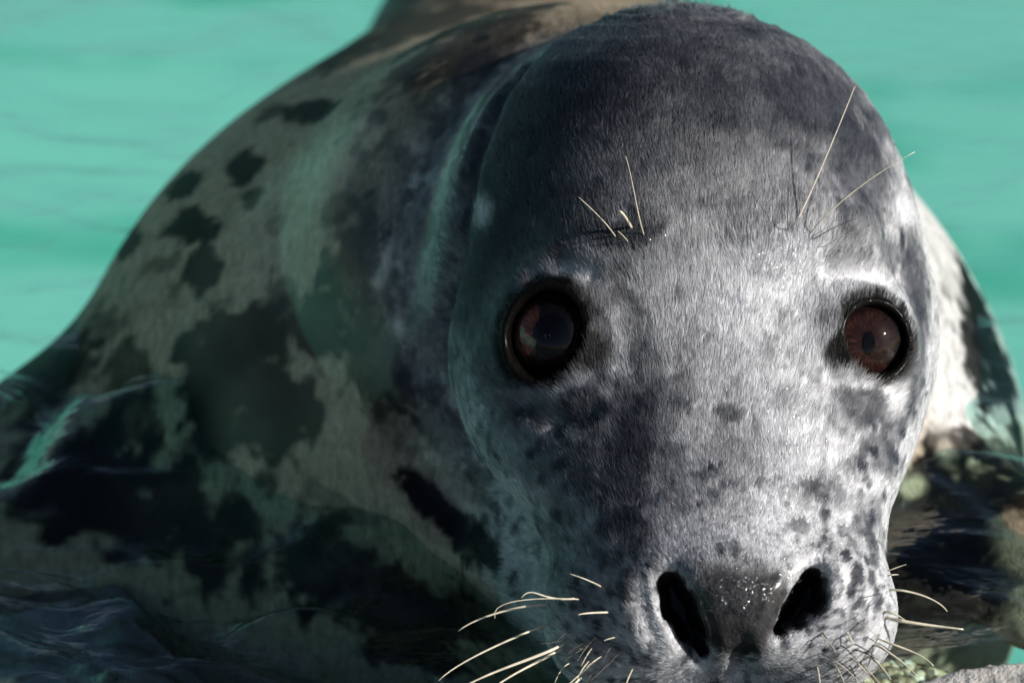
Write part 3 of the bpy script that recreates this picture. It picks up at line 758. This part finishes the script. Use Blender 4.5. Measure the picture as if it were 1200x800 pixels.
ra = hc.attributes.get('radius') or hc.attributes.new('radius', 'FLOAT', 'POINT')
ra.data.foreach_set('value', rad.astype(np.float32).ravel())
ca_ = hc.attributes.new('coat', 'FLOAT_COLOR', 'CURVE')
ca_.data.foreach_set('color', np.concatenate([np.clip(c_r, 0.004, 0.9), np.ones((NF, 1))], 1).astype(np.float32).ravel())
na = hc.attributes.new('lie', 'FLOAT_VECTOR', 'CURVE')
nj = nrm + 0.22 * rng.normal(size=nrm.shape); nj /= np.linalg.norm(nj, axis=-1, keepdims=True)
na.data.foreach_set('vector', dirworld(nj).astype(np.float32).ravel())
hc.materials.append(mat_fur())
fur = bpy.data.objects.new('fur', hc); COL.objects.link(fur); fur.parent = seal; fur['kind'] = 'stuff'

# ------------------------------------------------------------------ whiskers
M_WH = mat_simple('pale straw whisker', (0.62, 0.56, 0.43), 0.35)
M_WHD = mat_simple('dark whisker', (0.02, 0.017, 0.014), 0.4)
def tube(path, rads, ns=6):
    path = np.array(path); vs, fs = [], []
    tg = np.gradient(path, axis=0); tg /= np.linalg.norm(tg, axis=-1, keepdims=True)
    ref = np.array([0.3, 0.2, 0.93])
    for p, t_, r in zip(path, tg, rads):
        a = vn(np.cross(t_, ref)); b = np.cross(t_, a)
        for j in range(ns):
            q = 2 * math.pi * j / ns; vs.append(p + r * (math.cos(q) * a + math.sin(q) * b))
    n = len(path)
    for i in range(n - 1):
        for j in range(ns):
            k = (j + 1) % ns; fs.append((i * ns + j, i * ns + k, (i + 1) * ns + k, (i + 1) * ns + j))
    fs.append(tuple(range(ns))[::-1]); fs.append(tuple((n - 1) * ns + j for j in range(ns)))
    return np.array(vs), fs
# measured polylines, thickness in px at root, distance change towards the tip, dark?
WH = [([(926, 272), (950, 225), (978, 160), (1002, 101)], 1.9, 0.012, 0), ([(946, 280), (975, 246), (1020, 210), (1072, 178)], 1.9, -0.01, 0), ([(962, 292), (990, 276), (1020, 267)], 1.2, -0.01, 0),
      ([(756, 279), (748, 250), (741, 215), (733, 183)], 1.6, -0.02, 0), ([(741, 269), (733, 255), (726, 247)], 3.4, -0.01, 0), ([(723, 280), (706, 258), (678, 231)], 1.5, -0.01, 0), ([(737, 285), (730, 276), (724, 271)], 1.2, -0.005, 0),
      ([(924, 272), (923, 250), (925, 205)], 1.3, -0.004, 1), ([(950, 283), (975, 268), (1005, 255)], 1.2, -0.004, 1),
      # left pad
      ([(646, 708), (612, 711), (570, 722), (537, 739)], 3.6, 0.00, 0), ([(680, 700), (645, 700), (625, 694), (611, 700)], 2.6, -0.004, 0), ([(716, 717), (690, 718), (678, 720)], 2.6, -0.006, 0), ([(682, 702), (650, 701), (600, 705), (580, 724)], 1.6, -0.004, 0),
      ([(646, 729), (600, 748), (550, 772), (514, 797)], 3.0, -0.01, 0), ([(664, 752), (630, 768), (585, 785), (540, 806)], 4.4, -0.01, 0), ([(662, 757), (630, 775), (600, 791), (570, 812)], 3.6, -0.012, 0),
      ([(706, 688), (690, 680), (668, 672)], 1.8, -0.005, 0), ([(666, 748), (650, 752), (632, 754)], 1.4, -0.006, 1), ([(692, 754), (676, 764), (660, 774)], 1.8, -0.006, 1), ([(718, 770), (708, 782), (690, 800)], 1.8, -0.008, 1),
      ([(705, 768), (690, 780), (668, 800), (650, 815)], 1.8, -0.01, 0), ([(684, 790), (672, 802), (660, 812)], 3.4, -0.01, 0), ([(672, 776), (660, 782), (650, 800)], 1.4, -0.006, 0), ([(742, 782), (736, 795), (732, 808)], 1.8, -0.008, 0),
      ([(722, 746), (714, 748), (708, 750)], 1.4, -0.004, 0), ([(668, 740), (660, 744), (652, 752)], 1.4, -0.004, 1), ([(700, 782), (690, 794), (684, 806)], 1.6, -0.006, 1),
      # right pad
      ([(1040, 691), (1065, 693), (1092, 702), (1110, 716)], 2.8, 0.00, 0), ([(1036, 722), (1060, 728), (1095, 733), (1129, 737)], 5.0, -0.005, 0), ([(1036, 716), (1048, 719), (1060, 726)], 3.0, -0.003, 0),
      ([(1026, 746), (1050, 756), (1075, 766), (1094, 780)], 3.0, -0.006, 0), ([(1022, 754), (1040, 763), (1060, 778), (1075, 792)], 3.4, -0.01, 0), ([(1016, 768), (1030, 778), (1044, 796)], 3.2, -0.01, 0), ([(1008, 776), (1020, 788), (1032, 802)], 2.6, -0.01, 0),
      ([(1040, 669), (1050, 665), (1062, 661)], 1.5, 0.00, 0), ([(1040, 674), (1048, 673), (1053, 673)], 2.0, 0.00, 0), ([(1004, 728), (1020, 738), (1034, 752)], 1.4, -0.006, 0), ([(998, 770), (1010, 782), (1024, 800)], 2.4, -0.01, 0),
      ([(1012, 762), (1024, 772), (1034, 786)], 1.6, -0.006, 1), ([(995, 778), (1001, 790), (1004, 804)], 1.6, -0.008, 1), ([(957, 780), (960, 792), (961, 806)], 2.2, -0.008, 0), ([(978, 778), (986, 792), (992, 806)], 2.2, -0.008, 0), ([(1028, 752), (1042, 762), (1050, 774)], 1.4, -0.004, 1),
      ([(1012, 700), (1024, 697), (1034, 695)], 1.2, -0.003, 1), ([(985, 755), (996, 764), (1006, 776)], 1.5, -0.006, 1)]
for k in range(22):                       # short lower rows on both pads
    sd = -1 if k % 2 else 1
    x0, y0 = (rng.uniform(670, 745), rng.uniform(742, 796)) if sd < 0 else (rng.uniform(960, 1022), rng.uniform(738, 794))
    ln = rng.uniform(14, 44); an = math.radians(rng.uniform(18, 62)); dx_, dy_ = sd * ln * math.cos(an), ln * math.sin(an)
    WH.append(([(x0, y0), (x0 + 0.5 * dx_, y0 + 0.42 * dy_), (x0 + dx_, y0 + dy_)], rng.uniform(1.1, 2.0), rng.uniform(-0.008, 0.0), int(rng.random() < 0.45)))
for pl, th, dz, dk in WH:
    a = np.array(pl, float)
    c0, d0 = surf([a[0, 0]], [a[0, 1]])
    dd = min(d0[0], 1.30); dd = dd if dd < 1.26 else 1.20
    tt = np.linspace(0, 1, 14); kk = np.linspace(0, 1, len(a))
    deg = min(len(a) - 1, 3)
    X = np.polyval(np.polyfit(kk, a[:, 0], deg), tt); Y = np.polyval(np.polyfit(kk, a[:, 1], deg), tt)
    path = [cpt(x, y, dd + 0.002 - 0.004 * min(1, t_ * 4) + dz * t_) for x, y, t_ in zip(X, Y, tt)]
    r0 = th * 0.5 * dd / FPX
    rads = r0 * (1 - 0.62 * tt ** 1.4)
    if th == 3.4 and pl[0][0] == 741: rads = r0 * np.where(tt < 0.85, 1, 0.4)
    v, f = tube(path, rads)
    mesh_obj('whisker', toworld(v), f, M_WHD if dk else M_WH, seal)

# ------------------------------------------------------------------ water drops: beads on the fur and the nose
M_DROP = mat_clear('water drop', 1.33, 0.03)
def bead(c, n, r, flat=0.6, long=1.0, nr=6, ns=12, v0=0, up=np.array([0, 1.0, 0])):
    a = vn(up - (up @ n) * n); b = np.cross(a, n)
    vs = [c + n * r * flat]; fs = []
    for i in range(1, nr + 1):
        th = math.pi * 0.5 * i / nr
        for j in range(ns):
            q = 2 * math.pi * j / ns
            vs.append(c + n * (r * flat * math.cos(th)) + r * math.sin(th) * (long * math.cos(q) * a + math.sin(q) * b))
    fs += [(0, 1 + j, 1 + (j + 1) % ns) for j in range(ns)]
    for i in range(nr - 1):
        for j in range(ns):
            k = (j + 1) % ns; fs.append((1 + i * ns + j, 1 + (i + 1) * ns + j, 1 + (i + 1) * ns + k, 1 + i * ns + k))
    fs.append(tuple(1 + (nr - 1) * ns + j for j in range(ns)))
    return vs, [tuple(v0 + q for q in f) for f in fs]
for px, py, r, lg, lab in ((873, 346, 0.0026, 1.7, 'water drop running down the forehead between the eyes'), (889, 484, 0.0026, 1.7, 'water drop low on the bridge, right of the dark fleck'),
                           (780, 586, 0.0040, 1.0, 'round water drop on the muzzle above the left nostril')):
    c, d = surf([px], [py]); n = normal_at(c)[0]
    v, f = bead(c[0] + n * 0.0006, n, r, 0.5, lg, 8, 20)
    o = mesh_obj('water_drop', toworld(np.array(v)), f, M_DROP); tag(o, lab, 'water drop', 'water drops on the face')
v, f = [], []
for cx, cy, sx_, sy_, nn in ((868, 690, 48, 22, 240), (850, 650, 50, 24, 110), (915, 300, 30, 26, 110), (930, 330, 40, 30, 60), (945, 672, 24, 8, 70), (905, 500, 40, 60, 90), (930, 600, 45, 30, 60), (800, 300, 60, 60, 10), (745, 275, 25, 10, 10)):
    px = rng.normal(cx, sx_ * 0.6, nn); py = rng.normal(cy, sy_ * 0.6, nn)
    c, d = surf(px, py); nn_ = normal_at(c)
    for k in range(nn):
        if d[k] > 1.26: continue
        vv, ff = bead(c[k] + nn_[k] * (0.0008 + 0.0006 * rng.random()), vn(nn_[k] + rng.normal(0, 0.20, 3)), 0.0003 + 0.0008 * rng.random() ** 2, 0.22, 1.0, 3, 8, len(v))
        v += vv; f += ff
M_BEAD = mat_clear('water bead', 1.5, 0.10)
bd = mesh_obj('water_beads', toworld(np.array(v)), f, M_BEAD); tag(bd, 'tiny glinting water beads scattered on the wet nose and brow', 'water beads', kind='stuff')
c = cpt(514, 797, 1.115)
v, f = cap(c, np.array([0, 1.0, 0]), np.array([0, 0, 1.0]), np.array([1.0, 0, 0]), 0.0017, 0.01, math.pi - 0.01, 10, 16)
o = mesh_obj('water_drop', toworld(v), f, M_DROP); tag(o, 'water drop hanging at the tip of a whisker, lower left', 'water drop', 'water drops on the face')

# ------------------------------------------------------------------ stones
def rock(name, px, py, d, r, mat, seed, sink=0.0, lab=None, cat=None, grp=None, sub=48):
    c = toworld(cpt(px, py, d)); c[2] -= sink
    vs, fs = cap(np.zeros(3), np.array([0, 0, 1.0]), np.array([0, 1.0, 0]), np.array([1.0, 0, 0]), 1.0, 0.02, math.pi - 0.02, sub, sub * 2)
    n = vs.copy()
    # facets: clamp against a few random planes, then roughen
    g = np.random.default_rng(seed)
    hgt = np.ones(len(vs))
    for _ in range(12):
        q = vn(g.normal(size=3)); hgt = np.minimum(hgt, g.uniform(0.72, 0.95) / np.maximum(n @ q, 1e-3))
    hgt = hgt + 0.05 * fbm(n + seed, 3.0, 5, seed) + 0.02 * fbm(n + seed, 16.0, 3, seed + 5)
    vs = n * hgt[:, None] * np.array(r) + c
    ns = sub * 2; fs = fs + [tuple(range(ns))[::-1], tuple(sub * ns + j for j in range(ns))]
    o = mesh_obj(name, vs, fs, mat)
    tag(o, lab, cat, grp); return o
M_GR = mat_granite()
rock('rock', 1215, 905, 1.10, (0.075, 0.05, 0.056), M_GR, 4, 0.018, 'pale rough granite rock at the lower right, under the whiskers', 'rock', None, 110)

# ------------------------------------------------------------------ gravel in the shallows
M_GRAV, t, out = new_mat('mixed wet gravel')
b = princ(t, out, Roughness=0.4)
at = nd(t, 'ShaderNodeAttribute', attribute_name='tone')
r = ramp(t, at.outputs['Fac'], [(0.0, (0.05, 0.045, 0.04)), (0.35, (0.26, 0.19, 0.13)), (0.6, (0.48, 0.36, 0.22)), (0.85, (0.66, 0.54, 0.40)), (1.0, (0.60, 0.58, 0.54))])
n = noise(t, 400, 3); mx = nd(t, 'ShaderNodeMix', data_type='RGBA', blend_type='OVERLAY'); mx.inputs[0].default_value = 0.4
t.links.new(r.outputs[0], mx.inputs[6]); t.links.new(n.outputs['Fac'], mx.inputs[7]); t.links.new(mx.outputs[2], b.inputs['Base Color'])
g = np.random.default_rng(99)
cv, cf = cap(np.zeros(3), np.array([0, 0, 1.0]), np.array([0, 1.0, 0]), np.array([1.0, 0, 0]), 1.0, 0.02, math.pi - 0.02, 4, 8)
cf = cf + [tuple(range(8))[::-1], tuple(32 + j for j in range(8))]
GV, GF, GT = [], [], []
NPB = 3600
gx_ = np.where(g.random(NPB) < 2, g.uniform(0.10, 0.36, NPB), g.uniform(-0.36, 0.0, NPB)); gy_ = g.uniform(0.86, 1.16, NPB)
PP = np.stack([gx_, gy_, 0 * gx_], -1); keep = shelf_edge(gx_, PP) - gy_ > 0.012; PP = PP[keep]; PP[:, 2] = shelf_h(PP)
for p in PP:
    r_ = g.uniform(0.0015, 0.0050) * (1 if g.random() < 0.8 else 1.5)
    vs = cv * (1 + 0.14 * g.normal(size=(len(cv), 1))) * np.array([1, g.uniform(.6, 1), g.uniform(.35, .6)]) * r_
    a_ = g.uniform(0, 6.28); ca, sa = math.cos(a_), math.sin(a_)
    vs = np.stack([ca * vs[:, 0] - sa * vs[:, 1], sa * vs[:, 0] + ca * vs[:, 1], vs[:, 2]], -1) + p
    n0 = len(GT); GV.append(vs); GF += [tuple(n0 + q for q in f) for f in cf]; GT += [g.random()] * len(vs)
gr = mesh_obj('gravel', np.concatenate(GV), GF, M_GRAV); tag(gr, 'mixed tan and grey gravel lying in the shallows on the stone shelf', 'gravel', kind='stuff')
at = gr.data.attributes.new('tone', 'FLOAT', 'POINT'); at.data.foreach_set('value', np.array(GT, np.float32))
